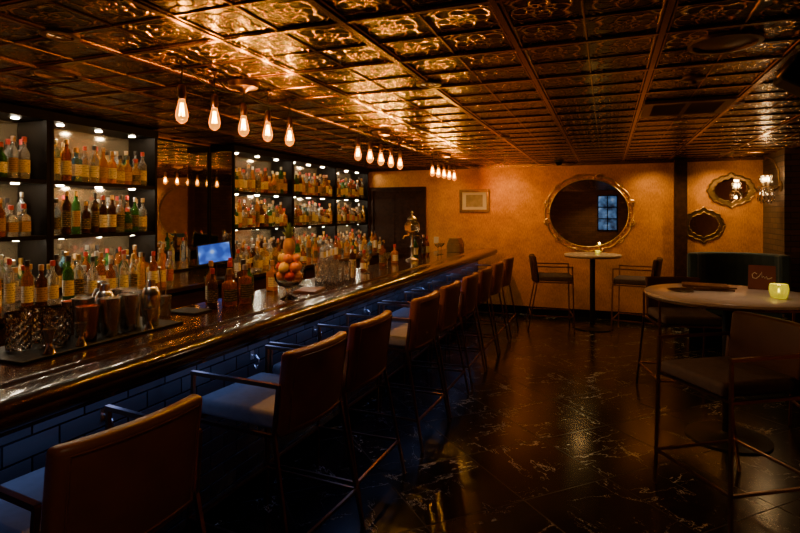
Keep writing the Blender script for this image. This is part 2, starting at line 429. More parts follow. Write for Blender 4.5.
lb = lamp('AREA', (-1.79+1.95, 3.6-3.75, .905), 4.6, (.27, .42, 1.), .06, par=bar, name='led_light', sy=9.0)
lb.rotation_euler = (0, radians(-8), 0)
hk = MB().tube([(0, 0, 0), (.03, 0, 0), (.05, 0, -.02), (.05, 0, -.05), (.035, 0, -.07), (.02, 0, -.055)], .005, 6)
hk.box((.003, 0, 0), (.006, .03, .05))
hme = hk.mesh('purse_hook', [M['steel']])
for yy in (1.55, 2.5, 3.2, 4.0, 5.4):
    top('purse_hook', hme, None, 'small steel purse hook on the tiled bar front', 'hook', (-1.87, yy, .80), 'purse hooks under the bar')

# ------------------------------------------------------------------ back bar
bb_ = emp('back_bar_counter', 'dark wood back counter carrying bottles', 'counter', (-3.8, 5.0, 0))
def o2(mb): return off(mb, 3.8, -5.0)
part(bb_, 'countertop', o2(MB().bb(-4.27, -3.33, 1.0, 8.55, .94, .98)), [M['barwood']], bevel=.005)
part(bb_, 'cabinet_body', o2(MB().bb(-4.27, -3.40, 1.02, 8.53, .08, .94)), [M['black']])
part(bb_, 'plinth', o2(MB().bb(-4.25, -3.45, 1.04, 8.5, 0, .08)), [M['black']])
for i in range(10):
    y0 = 1.05+i*.75
    dr = part(bb_, 'door', o2(MB().bb(-3.40, -3.375, y0+.01, y0+.73, .12, .92)), [M['dwood']], bevel=.004)
    part(dr, 'handle', o2(MB().tube([(-3.375, y0+.65, .7), (-3.35, y0+.65, .7), (-3.35, y0+.65, .55), (-3.375, y0+.65, .55)], .006, 6)), [M['brass']])

SHZ = [1.43, 1.85]
bays = [(1.75, 2.80), (2.80, 3.83), (4.92, 6.14), (6.14, 7.36), (7.36, 8.56)]
for bi, (y0, y1) in enumerate(bays):
    xc, yc = -4.09, (y0+y1)/2
    u = emp('bottle_shelf_unit', 'black lacquered back-bar shelf unit filled with liquor bottles', 'shelf', (xc, yc, .98), 'back bar shelf units')
    def o3(mb): return off(mb, -xc, -yc, -.98)
    for yy in (y0+.015, y1-.015):
        part(u, 'side_panel', o3(MB().bb(-4.25, -3.92, yy-.014, yy+.014, .98, 2.30)), [M['black']], bevel=.003)
    part(u, 'crown', o3(MB().bb(-4.25, -3.91, y0+.001, y1-.001, 2.30, HC-.014)), [M['black']])
    part(u, 'back_panel', o3(MB().bb(-4.26, -4.25, y0+.002, y1-.002, .98, 2.30)), [M['backp']])
    for z in SHZ:
        part(u, 'shelf', o3(MB().bb(-4.25, -3.925, y0+.031, y1-.031, z-.03, z)), [M['black']], bevel=.002)
    for z in (2.30, SHZ[1]-.03, SHZ[0]-.03):
        for j in range(3):
            yy = y0+(y1-y0)*(j+.5)/3
            part(u, 'puck_light', o3(MB().lathe([(.024, -.006), (.024, -.0005)], 14, 0, c=(-4.05, yy, z))), [M['puck']])
mr = emp('back_bar_mirror', 'tall frameless mirror panels between the bottle shelves', 'mirror', (-4.26, 4.375, .98))
part(mr, 'glass', MB().bb(.0, .012, -.50, .50, .02, 1.36), [M['mirror']])
part(mr, 'return_panel', MB().bb(.02, .325, .528, .540, .005, 1.315), [M['mirror']], label='narrow mirror panel on the shelf side')
fr = MB().bb(0, .018, -.54, -.50, 0, 1.38).bb(0, .018, .50, .527, 0, 1.38).bb(0, .03, -.50, .50, 1.36, 1.38).bb(0, .03, -.50, .50, 0, .02)
part(mr, 'frame', fr, [M['black']])

# ------------------------------------------------------------------ bottles
def prof(R, hb, hs, rn, H):
    return [(R*.8, 0), (R, .006), (R, hb), (R*.93, hb+(hs-hb)*.3), (R*.6, hb+(hs-hb)*.7), (rn, hs), (rn, H-.035)]
KIN = [(.036, .175, .215, .013, .285, False), (.033, .20, .25, .012, .320, False), (.036, .145, .175, .014, .245, True),
       (.036, .18, .235, .013, .31, False), (.043, .115, .165, .015, .235, False), (.033, .18, .20, .015, .275, True),
       (.030, .235, .27, .011, .335, False), (.040, .15, .20, .014, .27, False)]
KN = ['round', 'tall slender', 'squat square', 'sloping-shouldered', 'wide', 'square', 'very slim', 'stout round']
BM = []
def sqf(a, i):
    c, s = abs(cos(a)), abs(sin(a)); return 1.0/max(c, s)**.8 if i < 4 else 1.
for (R, hb, hs, rn, H, sq) in KIN:
    fn = sqf if sq else None
    n = 16
    p = prof(R, hb, hs, rn, H)
    lab = [(R*1.015, hb*.25), (R*1.015, hb*.78)]
    def labl(mb, mat):
        vs = []; fs = []
        for (r, z) in lab:
            for j in range(n): a = 2*pi*j/n; q = r*(fn(a, 0) if fn else 1); vs.append((q*cos(a), q*sin(a), z))
        for j in range(n):
            if 5 <= j <= 10: continue
            fs.append((j, (j+1) % n, n+(j+1) % n, n+j))
        return mb.add(vs, fs, mat, True)
    cap = [(rn*1.25, H-.037), (rn*1.25, H-.002), (rn*1.0, H)]
    g = MB().lathe(p, n, 0, fn=fn); me1 = g.mesh('bottle', [GL[0]])
    l = labl(MB(), 0); me2 = l.mesh('label', [LB[0]])
    c = MB().lathe(cap, 12, 0); me3 = c.mesh('cap', [CP[0]])
    a = MB().lathe(p, n, 0, fn=fn); labl(a, 1); a.lathe(cap, 12, 2); me4 = a.mesh('bottle_small', [GL[0], LB[0], CP[0]])
    BM.append((me1, me2, me3, me4, R, H))
def setmat(o, i, mt):
    o.material_slots[i].link = 'OBJECT'; o.material_slots[i].material = mt
def bottle(x, y, z, parts, group, where, k=None, gl=None, sc=1.):
    k = random.randrange(8) if k is None else k
    gi = random.choices(range(8), GLW)[0] if gl is None else gl
    li = random.choices(range(6), LBW)[0]; ci = random.randrange(5)
    me = BM[k]
    o = link(bpy.data.objects.new('liquor_bottle', me[0] if parts else me[3]))
    o.location = (x, y, z); o.rotation_euler = (0, 0, 0 if KIN[k][5] else random.uniform(-1.1, .5))
    s = random.uniform(.92, 1.06)*sc; o.scale = (s, s, s)
    tag(o, '%s %s bottle, %s label, %s' % (KN[k], GLN[gi], LBN[li], where), 'bottle', group)
    setmat(o, 0, GL[gi])
    if parts:
        a = part(o, 'label', me[1], None); setmat(a, 0, LB[li])
        c = part(o, 'cap', me[2], None); setmat(c, 0, CP[ci])
    else:
        setmat(o, 1, LB[li]); setmat(o, 2, CP[ci])
for bi, (y0, y1) in enumerate(bays):
    near = bi < 2
    for li, z in enumerate([.98]+SHZ):
        for row, xx in enumerate([-3.98, -4.09]):
            sp = (.081 if near else .084) if row == 0 else (.10 if near else .14)
            yy = y0+.09+(row*.04)
            if bi == 0: yy = 2.15+row*.04
            while yy < y1-.085:
                bottle(xx+random.uniform(-.005, .005), yy, z, near and row == 0, 'liquor bottles on the back bar', ['on back counter', 'on lower shelf', 'on upper shelf'][li], k=None if row == 0 else random.choice([1, 3, 6, 0]))
                yy += sp*random.uniform(.98, 1.05)
yy = 2.05
while yy < 3.60:
    bottle(-3.47+random.uniform(-.02, .02), yy, .98, True, 'liquor bottles on the back counter', 'on back counter', k=random.choice([1, 3, 0, 6]))
    yy += random.uniform(.085, .10)
yy = 2.35
while yy < 3.7:
    bottle(-3.64+random.uniform(-.02, .02), yy, .98, True, 'liquor bottles on the back counter', 'on back counter')
    yy += random.uniform(.11, .14)
yy = 4.45
while yy < 8.2:
    bottle(-3.5+random.uniform(-.03, .03), yy, .98, False, 'liquor bottles on the back counter', 'on back counter')
    yy += random.uniform(.11, .2)
for (x, y, k, g) in [(-2.16, 2.52, 0, 4), (-2.24, 2.60, 3, 1), (-2.11, 2.61, 2, 1), (-2.18, 2.70, 0, 4), (-2.08, 2.72, 5, 1), (-2.25, 2.79, 1, 4), (-2.13, 2.82, 0, 3), (-2.25, 2.92, 5, 4), (-2.25, 3.25, 2, 0), (-2.25, 4.55, 0, 4), (-2.2, 4.7, 4, 1), (-2.25, 4.85, 3, 2), (-2.2, 5.15, 0, 1), (-2.25, 5.3, 1, 4), (-2.2, 5.5, 2, 0), (-2.24, 6.3, 0, 3), (-2.2, 6.5, 3, 4), (-2.22, 6.7, 0, 1)]:
    bottle(x, y, 1.04, True, 'bottles on the bar', 'on bar top', k=k, gl=g, sc=.88)

# ------------------------------------------------------------------ barware
def glass_mb(r0, r1, h, n=20, fn=None):
    return MB().lathe([(r0*.9, 0), (r0, .004), (r1, h), (r1-.003, h), (r0-.004, .012), (.0001, .010)], n, 0, fn=fn)
def cutglass(r0, r1, h, n=32):
    P = [(r0*.9, 0), (r0, .004)]
    for i in range(1, 9): P.append((r0+(r1-r0)*i/10, .004+h*.85*i/9))
    P += [(r1, h*.9), (r1, h), (r1-.003, h), (r0-.006, .016), (.0001, .014)]
    def fn(a, i):
        return 1+(.055*cos(8*a+(pi if i % 2 else 0)) if 1 < i < 10 else 0)
    return MB().lathe(P, n, 0, fn=fn, smooth=False)
mg = cutglass(.043, .050, .15).mesh('mixing_glass', [M['crystal']])
for (x, y) in [(-2.20, 1.44), (-2.12, 1.53), (-2.27, 1.55), (-2.19, 1.60)]:
    top('mixing_glass', mg, None, 'cut crystal mixing glass on the black bar mat', 'glass', (x, y, 1.052), 'mixing glasses on the bar mat')
def shaker(h=.17):
    return MB().lathe([(.032, 0), (.034, .004), (.045, h*.95), (.047, h), (.043, h), (.031, .01), (.0001, .008)], 24, 0)
sk = shaker().mesh('cocktail_shaker', [M['steel']]); ck = shaker(.15).mesh('cocktail_shaker', [M['copper']])
cob = MB().lathe([(.034, 0), (.036, .004), (.044, .13), (.045, .15), (.030, .185), (.022, .19), (.020, .22), (.0001, .226)], 24, 0).mesh('cocktail_shaker', [M['steel']])
for i, (x, y) in enumerate([(-2.16, 1.80), (-2.08, 1.86), (-2.25, 1.86), (-2.16, 1.95), (-2.07, 1.98), (-2.26, 1.98)]):
    top('shaker_tin', sk if i % 2 else cob, None, 'polished steel shaker tin on the bar mat', 'shaker', (x, y, 1.052), 'shaker tins on the bar mat')
for i, (x, y) in enumerate([(-2.08, 1.65), (-2.17, 1.70), (-2.26, 1.72), (-2.07, 1.75)]):
    top('shaker_tin', ck if i % 2 == 0 else sk, None, ('polished copper' if i % 2 == 0 else 'polished steel')+' shaker tin on the bar mat', 'shaker', (x, y, 1.052), 'shaker tins on the bar mat')
jg = MB().lathe([(.022, 0), (.020, .002), (.009, .035), (.009, .042), (.025, .095), (.023, .095), (.007, .042), (.0001, .04)], 20).mesh('jigger', [M['steel']])
for (x, y) in [(-2.03, 1.58), (-2.035, 1.45), (-2.02, 1.92)]:
    top('jigger', jg, None, 'small polished steel jigger on the bar mat', 'jigger', (x, y, 1.052), 'jiggers on the bar mat')
top('bar_mat', MB().box((0, 0, .006), (.32, .80, .012)), [M['rubber']], 'ribbed black rubber bar mat on the counter', 'bar mat', (-2.16, 1.72, 1.04), bevel=.003)
cad = emp('napkin_caddy', 'dark red napkin caddy with white napkins', 'caddy', (-2.20, 1.22, 1.04))
part(cad, 'box', MB().bb(-.08, .08, -.06, .06, 0, .008).bb(-.08, -.07, -.06, .06, .008, .09).bb(.07, .08, -.06, .06, .008, .09).bb(-.07, .07, -.06, -.052, .008, .09).bb(-.07, .07, .052, .06, .008, .09), [M['menured']])
part(cad, 'napkins', MB().bb(-.065, .065, -.05, .05, .008, .10), [M['cream']])
cg = glass_mb(.030, .036, .145).mesh('highball_glass', [M['clear']])
for i, (x, y) in enumerate([(-2.05, 3.80), (-2.13, 3.84), (-2.22, 3.86), (-2.06, 3.92), (-2.15, 3.96), (-2.05, 4.04), (-2.24, 4.0), (-2.14, 4.08), (-2.06, 4.16), (-2.22, 4.14)]):
    top('highball_glass', cg, None, 'clear highball glass standing on the bar', 'glass', (x, y, 1.04), 'highball glasses on the bar')
cp_ = MB().lathe([(.034, 0), (.034, .003), (.006, .008), (.004, .09), (.012, .10), (.042, .13), (.048, .155), (.046, .155), (.038, .132), (.0001, .106)], 24)
cpm = cp_.mesh('coupe_glass', [M['clear']])
for (x, y) in [(-2.2, 3.40), (-2.2, 3.53), (-2.08, 4.5), (-2.08, 5.0), (-2.1, 6.8), (-2.1, 6.95)]:
    top('coupe_glass', cpm, None, 'clear stemmed coupe glass on the bar', 'glass', (x, y, 1.04), 'coupe glasses on the bar')
th = emp('bar_tool_holder', 'steel cup holding bar spoons and strainer', 'tool holder', (-2.25, 2.24, 1.04))
part(th, 'cup', glass_mb(.036, .04, .11), [M['steel']])
for a in range(4):
    b = MB().tube([(.005*cos(a*1.6), .005*sin(a*1.6), .02), (.03*cos(a*1.6), .03*sin(a*1.6), .26)], .0025, 6); b.sphere((.03*cos(a*1.6), .03*sin(a*1.6), .265), .008, 8)
    part(th, 'spoon', b, [M['steel']])
top('serving_tray', MB().box((0, 0, .006), (.20, .14, .012)), [M['rubber']], 'flat dark serving tray lying on the bar', 'tray', (-2.2, 2.38, 1.04), bevel=.004)
top('drinks_menu', MB().box((0, 0, .006), (.16, .24, .012)), [M['menu']], 'brown leatherette drinks menu lying on the bar', 'menu', (-2.0, 3.35, 1.04), bevel=.002, rot=.2)

fx0, fy0, fz0 = -1.94, 2.99, 1.04
fb = MB().lathe([(.055, 0), (.058, .006), (.02, .02), (.014, .05), (.022, .070), (.065, .09), (.088, .12), (.095, .165), (.091, .165), (.082, .12), (.06, .10), (.0001, .085)], 32, fn=lambda a, i: 1+.03*cos(12*a))
top('fruit_bowl', fb, [M['crystal']], 'footed cut crystal bowl piled with citrus', 'bowl', (fx0, fy0, fz0))
def fruit(kind, x, y, z, r):
    mt, lab, sc = {'orange': ('orange', 'bright orange in the crystal fruit bowl', 1.), 'lemon': ('lemon', 'yellow lemon in the crystal fruit bowl', 1.25), 'apple': ('apple', 'red apple in the crystal fruit bowl', .92), 'lime': ('lime', 'green lime in the crystal fruit bowl', 1.1)}[kind]
    o = top(kind, MB().sphere((0, 0, 0), r, 20, 0, (1, 1, sc)), [M[mt]], lab, 'fruit', (x, y, z), 'fruit in the crystal bowl')
    o.rotation_euler = (random.uniform(-.8, .8), random.uniform(-.8, .8), 0)
    part(o, 'stem', MB().tube([(0, 0, r*.93*sc), (0, .002, r*.98*sc+.006)], .003, 6), [M['stem']])
for i in range(5):
    a = 2*pi*i/5+.3
    fruit(['orange', 'lemon', 'lemon', 'orange', 'apple'][i], fx0+.054*cos(a), fy0+.054*sin(a), fz0+.150, .033)
for i in range(5):
    a = 2*pi*i/5+.9
    fruit(['orange', 'lime', 'apple', 'lemon', 'orange'][i], fx0+.054*cos(a), fy0+.054*sin(a), fz0+.208, .034)
for i in range(4):
    a = 2*pi*i/4+.4
    fruit(['orange', 'lime', 'lemon', 'orange'][i], fx0+.042*cos(a), fy0+.042*sin(a), fz0+.264, .030)
pa = emp('pineapple', 'ripe pineapple with green crown standing on the fruit pile', 'fruit', (fx0, fy0, fz0+.28))
part(pa, 'body', MB().lathe([(.0001, 0), (.022, .004), (.036, .03), (.040, .06), (.034, .095), (.018, .115), (.0001, .118)], 20), [M['pine']])
lf = MB()
for ring, (nn, sp, h) in enumerate([(8, .055, .05), (7, .04, .085), (5, .015, .11)]):
    for i in range(nn):
        a = 2*pi*i/nn+ring*.4; c_, s_ = cos(a), sin(a)
        w_ = .008
        lf.add([(c_*.008-s_*w_, s_*.008+c_*w_, .11), (c_*.008+s_*w_, s_*.008-c_*w_, .11), (c_*sp*.6+s_*w_, s_*sp*.6-c_*w_, .11+h*.7), (c_*sp*.6-s_*w_, s_*sp*.6+c_*w_, .11+h*.7), (c_*sp, s_*sp, .11+h)], [(0, 1, 2, 3), (3, 2, 4)])
part(pa, 'crown', lf, [M['leaf']])

af = emp('absinthe_fountain', 'silver absinthe fountain with glass globe on the bar', 'drink dispenser', (-2.15, 5.93, 1.04))
part(af, 'base', MB().lathe([(.075, 0), (.075, .012), (.03, .03), (.014, .05), (.012, .14), (.022, .16), (.012, .18), (.012, .27), (.04, .29), (.05, .30)], 24), [M['silver']])
part(af, 'globe', MB().lathe([(.045, .302), (.075, .33), (.092, .38), (.088, .43), (.055, .47), (.05, .48)], 24), [M['clear']])
part(af, 'lid', MB().lathe([(.055, .48), (.055, .495), (.03, .52), (.01, .53), (.008, .55), (.016, .565), (.0001, .585)], 24), [M['silver']])
for i in range(4):
    a = i*pi/2+.4
    part(af, 'spigot', MB().tube([(.045*cos(a), .045*sin(a), .295), (.09*cos(a), .09*sin(a), .29), (.105*cos(a), .105*sin(a), .255)], .006, 8), [M['brass']])
bx_ = emp('cash_box', 'small antique bronze cash box at the end of the bar', 'box', (-2.05, 7.5, 1.04))
part(bx_, 'body', MB().bb(-.10, .10, -.12, .12, 0, .11), [M['dbrass']], bevel=.006)
part(bx_, 'lid', MB().disc_outline([(-.10, .112), (.10, .112), (.06, .20), (-.06, .20)], -.12, .12), [M['dbrass']], bevel=.006)
part(bx_, 'clasp', MB().bb(.10, .108, -.02, .02, .07, .12), [M['brass']])

ps = emp('pos_terminal', 'black point-of-sale touchscreen glowing blue on the back counter', 'computer', (-3.42, 4.02, .98), rot=radians(-52))
Rm = Matrix.Translation((0, 0, .24)) @ Matrix.Rotation(radians(8), 4, 'X') @ Matrix.Rotation(radians(-35), 4, 'Y')
part(ps, 'stand', MB().bb(-.10, .06, -.09, .09, 0, .015).tube([(-.03, 0, .015), (-.02, 0, .22)], .02, 10), [M['blackm']])
part(ps, 'housing', MB().box((0, 0, 0), (.024, .31, .225), T=Rm), [M['blackm']], bevel=.005)
part(ps, 'screen', MB().box((.0135, 0, 0), (.003, .28, .195), T=Rm), [M['screen']])

# ------------------------------------------------------------------ stools
def cushion(w, d, h, c, curve=0., n=10):
    vs = []; fs = []
    for i in range(n+1):
        x = -w/2+w*i/n; o = curve*((2*x/w)**2)
        for (yy, zz) in ((-d/2, -h/2), (d/2, -h/2), (d/2, h/2), (-d/2, h/2)):
            vs.append((c[0]+x, c[1]+yy+o, c[2]+zz))
    for i in range(n):
        for j in range(4): fs.append((i*4+j, i*4+(j+1) % 4, (i+1)*4+(j+1) % 4, (i+1)*4+j))
    fs.append((3, 2, 1, 0)); fs.append((n*4, n*4+1, n*4+2, n*4+3))
    return MB().add(vs, fs, 0, True)
def mk_stool(label, group, lm, vm, loc, rot):
    s = emp('bar_stool', label, 'bar stool', loc, group, rot)
    part(s, 'seat', cushion(.47, .47, .075, (0, .01, .705)), [vm], bevel=.024, seg=4, smoothall=True, label='velvet seat pad')
    b = cushion(.47, .06, .37, (0, -.265, .825), .035)
    b.v = [(x, y-(z-.66)*.13, z) for x, y, z in b.v]
    part(s, 'backrest', b, [lm], bevel=.02, seg=4, smoothall=True, label='leather backrest')
    pts = []
    for i in range(11): pts.append((-.205+.041*i, None, .985))
    pts += [(.205, None, .67)]+[(.205-.041*i, None, .67) for i in range(1, 11)]
    P = []
    for (x, _, z) in pts:
        P.append((x, -.265+.035*((2*x/.47)**2)-(z-.66)*.13-.0315, z))
    part(s, 'piping', MB().tube(P, .0028, 6, closed=True), [lm])
    q = .0078
    for sx in (-1, 1):
        part(s, 'leg', MB().tube([(sx*.275, .245, 0), (sx*.26, .225, .86)], q, square=True), [M['bmetal']])
        part(s, 'leg', MB().tube([(sx*.29, -.36, 0), (sx*.26, -.235, .66), (sx*.255, -.255, .87)], q, square=True), [M['bmetal']])
        part(s, 'armrest', MB().tube([(sx*.26, .235, .868), (sx*.255, -.26, .868)], q*1.15, square=True), [M['bmetal']])
    f = MB()
    z = .20; k_ = z/.86; F = (.275-.015*k_, .245-.02*k_); B = (.29-.03*z/.66, -.36+.125*z/.66)
    f.tube([(-F[0], F[1], z), (F[0], F[1], z)], q*.9, square=True); f.tube([(-B[0], B[1], z), (B[0], B[1], z)], q*.9, square=True)
    for sx in (-1, 1): f.tube([(sx*F[0], F[1], z), (sx*B[0], B[1], z)], q*.9, square=True)
    part(s, 'foot_rail', f, [M['bmetal']])
    f = MB()
    for yy in (.215, -.225): f.tube([(-.26, yy, .655), (.26, yy, .655)], q, square=True)
    for sx in (-1, 1): f.tube([(sx*.258, .225, .655), (sx*.258, -.235, .655)], q, square=True)
    part(s, 'seat_frame', f, [M['bmetal']])
    return s
XS = -1.50
st = mk_stool('bar stool with cognac leather back and slate blue velvet seat', 'bar stools along the bar', M['leather'], M['velvet'], (XS-.05, 1.19, 0), radians(90-6))
for y, r in [(2.18, 86), (2.78, 89), (3.68, 88), (4.32, 90), (5.02, 91), (5.68, 90), (6.38, 90), (7.15, 90)]:
    dup(st, (XS+(0 if y > 3 else -.025), y, 0), radians(r))
ts = mk_stool('dark brown leather stool with bronze frame at round table', 'stools at the round tables', M['dleather'], M['dvelvet'], (.62, 3.40, 0), math.atan2(-.55, -.84)-pi/2)
dup(ts, (1.55, 4.55, 0), radians(95))
dup(ts, (.62, 5.22, 0), radians(192))
dup(ts, (-.70, 7.75, 0), radians(-80))
dup(ts, (.34, 7.75, 0), radians(80))

def mk_table(R, loc, label):
    tb = emp('round_high_table', label, 'table', loc, 'round high tables')
    part(tb, 'tabletop', MB().lathe([(R-.012, 1.0), (R, 1.008), (R, 1.024), (R-.008, 1.03), (.0001, 1.03)], 64), [M['table']])
    part(tb, 'edge_band', MB().lathe([(R-.02, .985), (R-.006, .99), (R-.006, 1.002), (R-.03, 1.002)], 64), [M['dbrass']])
    part(tb, 'pedestal', MB().lathe([(.035, .02), (.035, .96), (.12, .985), (.12, .999)], 20), [M['blackm']])
    part(tb, 'base', MB().lathe([(.27, 0), (.27, .012), (.06, .03), (.04, .05)], 40), [M['blackm']])
    return tb
mk_table(.54, (.80, 4.38, 0), 'round high table with pale marble top and black pedestal')
mk_table(.38, (-.19, 7.9, 0), 'small round high table with pale top near the wall mirror')
cn = emp('candle_holder', 'glowing yellow-green glass candle holder on the table', 'candle', (1.07, 4.24, 1.03))
part(cn, 'glass_cup', MB().lathe([(.036, 0), (.046, .008), (.056, .045), (.057, .07), (.052, .095), (.048, .095), (.052, .07), (.050, .045), (.040, .014), (.0001, .012)], 28, fn=lambda a, i: 1+.02*cos(14*a)), [M['candleg']])
part(cn, 'wax', MB().lathe([(.034, .014), (.038, .035), (.0001, .034)], 20), [M['cream']])
part(cn, 'flame', MB().lathe([(.0001, .038), (.006, .046), (.004, .058), (.0001, .068)], 12), [M['flame']])
lamp('POINT', (0, 0, .11), .4, (1, .62, .15), .015, par=cn, name='candle_glow')
cn2 = dup(cn, (-.12, 7.82, 1.03), label='small glowing glass candle on the far high table')
cn2.scale = (.6, .6, .6)
for i, (dx, dy, r) in enumerate([(0, 0, .15), (.01, .01, .35), (-.02, .0, -.1)]):
    top('closed_menu', MB().box((0, 0, .006), (.20, .30, .012)), [M['menu']], 'closed brown leatherette menu stacked on the table', 'menu', (.70+dx, 4.55+dy, 1.03+.0121*i), 'stacked menus on the table', rot=r+pi/2, bevel=.002)
mc = emp('menu_card', 'burgundy standing card with pale script on the table', 'menu card', (1.08, 4.70, 1.03), rot=radians(-20))
part(mc, 'front_panel', MB().box((0, 0, .09), (.17, .004, .18), T=Matrix.Translation((0, -.03, 0)) @ Matrix.Rotation(radians(-10), 4, 'X')), [M['menured']])
part(mc, 'rear_panel', MB().box((0, 0, .09), (.17, .004, .18), T=Matrix.Translation((0, .032, 0)) @ Matrix.Rotation(radians(10), 4, 'X')), [M['menured']])
Tm = Matrix.Translation((0, -.0335, 0)) @ Matrix.Rotation(radians(-10), 4, 'X')
scp = [(-.03, .115), (-.045, .125), (-.06, .11), (-.055, .085), (-.035, .08), (-.015, .10), (0, .13), (.002, .09), (.012, .1), (.02, .085), (.03, .1), (.035, .083), (.05, .085), (.065, .095)]
part(mc, 'script_logo', MB().tube([tuple(Tm @ Vector((a, 0, b))) for a, b in scp], .0032, 6), [M['cream']])
top('cocktail_plate', MB().lathe([(.05, 0), (.09, .012), (.087, .014), (.05, .004), (.0001, .004)], 32), [M['dbrass']], 'small dark bronze plate on the table', 'plate', (.50, 4.38, 1.03))

# ------------------------------------------------------------------ booth sofa
so = emp('booth_sofa', 'curved deep blue velvet booth sofa against the gold wall', 'sofa', (1.42, 7.25, 0))
def arc(rin, rout, z0, z1, a0, a1, n=28, lobes=0):
    vs = []; fs = []
    for i in range(n+1):
        a = a0+(a1-a0)*i/n; c, s = cos(a), sin(a); ri = rin+(.012*abs(sin(lobes*a)) if lobes else 0)
        for (r, z) in ((ri, z0), (rout, z0), (rout, z1), (ri, z1)): vs.append((r*c, r*s*.75, z))
    for i in range(n):
        for j in range(4): fs.append((i*4+j, i*4+(j+1) % 4, (i+1)*4+(j+1) % 4, (i+1)*4+j))
    fs.append((3, 2, 1, 0)); fs.append((n*4, n*4+1, n*4+2, n*4+3))
    return MB().add(vs, fs, 0, True)
part(so, 'back', arc(.40, .52, .45, 1.12, -.15, pi+.15, 40, 14), [M['teal']], bevel=.03, seg=3)
part(so, 'seat', arc(.12, .44, .38, .50, -.1, pi+.1), [M['teal']], bevel=.02, seg=3)
part(so, 'base', arc(.15, .50, 0, .40, -.1, pi+.1), [M['black']])

# ------------------------------------------------------------------ wall decor
rm = emp('round_wall_mirror', 'round mirror in scalloped antique gold frame on gold wallpaper', 'mirror', (-.27, YB-.005, 1.60))
rm.scale = (1.05, 1, .95)
RX = Matrix.Rotation(pi/2, 4, 'X')
part(rm, 'glass', MB().lathe([(.545, 0), (.545, .012), (.0001, .012)], 64, T=RX), [M['mirror']])
fr = MB()
pts = [((.588+.026*abs(cos(6*a)))*cos(a), -.022, (.588+.026*abs(cos(6*a)))*sin(a)) for a in [2*pi*i/192 for i in range(192)]]
fr.tube(pts, .010, 8, closed=True)
fr.tube([(.545*cos(a), -.02, .545*sin(a)) for a in [2*pi*i/72 for i in range(72)]], .008, 8, closed=True)
for i in range(44):
    a = 2*pi*i/44; fr.sphere((.566*cos(a), -.02, .566*sin(a)), .014, 8)
for i in range(12):
    a = 2*pi*i/12+pi/12
    fr.tube([(.59*cos(a-.10), -.025, .59*sin(a-.10)), (.628*cos(a-.06), -.03, .628*sin(a-.06)), (.645*cos(a), -.03, .645*sin(a)), (.628*cos(a+.06), -.03, .628*sin(a+.06)), (.59*cos(a+.10), -.025, .59*sin(a+.10))], .009, 6)
    fr.sphere((.615*cos(a), -.03, .615*sin(a)), .014, 8)
part(rm, 'frame', fr, [M['brass']])

QT = [(1.0, 0), (.91, .13), (.89, .33), (.78, .43), (.74, .60), (.54, .66), (.42, .79), (.18, .83), (0, 1.0)]
def quatre(sx, sz, sub=4):
    q = [Vector((a, b)) for a, b in QT]
    full = q[:-1]+[Vector((-a.x, a.y)) for a in reversed(q)][:-1]+[Vector((-a.x, -a.y)) for a in q][:-1]+[Vector((a.x, -a.y)) for a in reversed(q)][:-1]
    P = []; n = len(full)
    for i in range(n):
        p0, p1, p2, p3 = full[i-1], full[i], full[(i+1) % n], full[(i+2) % n]
        for j in range(sub):
            u = j/sub
            v = .5*((2*p1)+(p2-p0)*u+(2*p0-5*p1+4*p2-p3)*u*u+(3*p1-p0-3*p2+p3)*u**3)
            P.append((sx*v.x, sz*v.y))
    return P
def orn(loc, sx, sz):
    o = emp('ornate_wall_mirror', 'bracket-shaped ornate mirror in dark antique bronze frame', 'mirror', loc, 'ornate mirrors on the gold wall')
    q = quatre(sx*.76, sz*.74); part(o, 'glass', MB().disc_outline(q, -.012, 0), [M['mirror']])
    f = MB(); qo, qi = quatre(sx, sz), quatre(sx*.76, sz*.74); n = len(qo)
    f.tube([(x, -.016, z) for x, z in qo], .010, 8, closed=True); f.tube([(x, -.016, z) for x, z in qi], .007, 8, closed=True)
    f.add([(x, -.012, z) for x, z in qo]+[(x, -.012, z) for x, z in qi], [(i, (i+1) % n, n+(i+1) % n, n+i) for i in range(n)])
    part(o, 'frame', f, [M['dbrass']])
orn((1.62, YB-.003, 1.92), .30, .245); orn((1.28, YB-.003, 1.43), .265, .255)
pf = emp('framed_picture', 'gold framed sketch with cream mat on gold wallpaper', 'picture', (-2.04, YB-.003, 1.80))
fr = MB()
for (x0, x1, z0, z1) in ((-.25, .25, .145, .19), (-.25, .25, -.19, -.145), (-.25, -.205, -.145, .145), (.205, .25, -.145, .145)): fr.bb(x0, x1, -.03, 0, z0, z1)
part(pf, 'frame', fr, [M['dbrass']], bevel=.006)
part(pf, 'mat', MB().bb(-.205, .205, -.012, -.002, -.145, .145), [M['cream']])
part(pf, 'sketch', MB().bb(-.14, .14, -.0145, -.0125, -.10, .10), [M['paintart']])
lsw = emp('light_switch', 'brass double light switch plate on gold wall', 'light switch', (-2.70, YB-.001, 1.14))
part(lsw, 'plate', MB().bb(-.045, .045, -.006, 0, -.06, .06), [M['white']], bevel=.002)
for dx in (-.02, .02): part(lsw, 'toggle', MB().bb(dx-.006, dx+.006, -.016, -.006, -.012, .012), [M['white']])

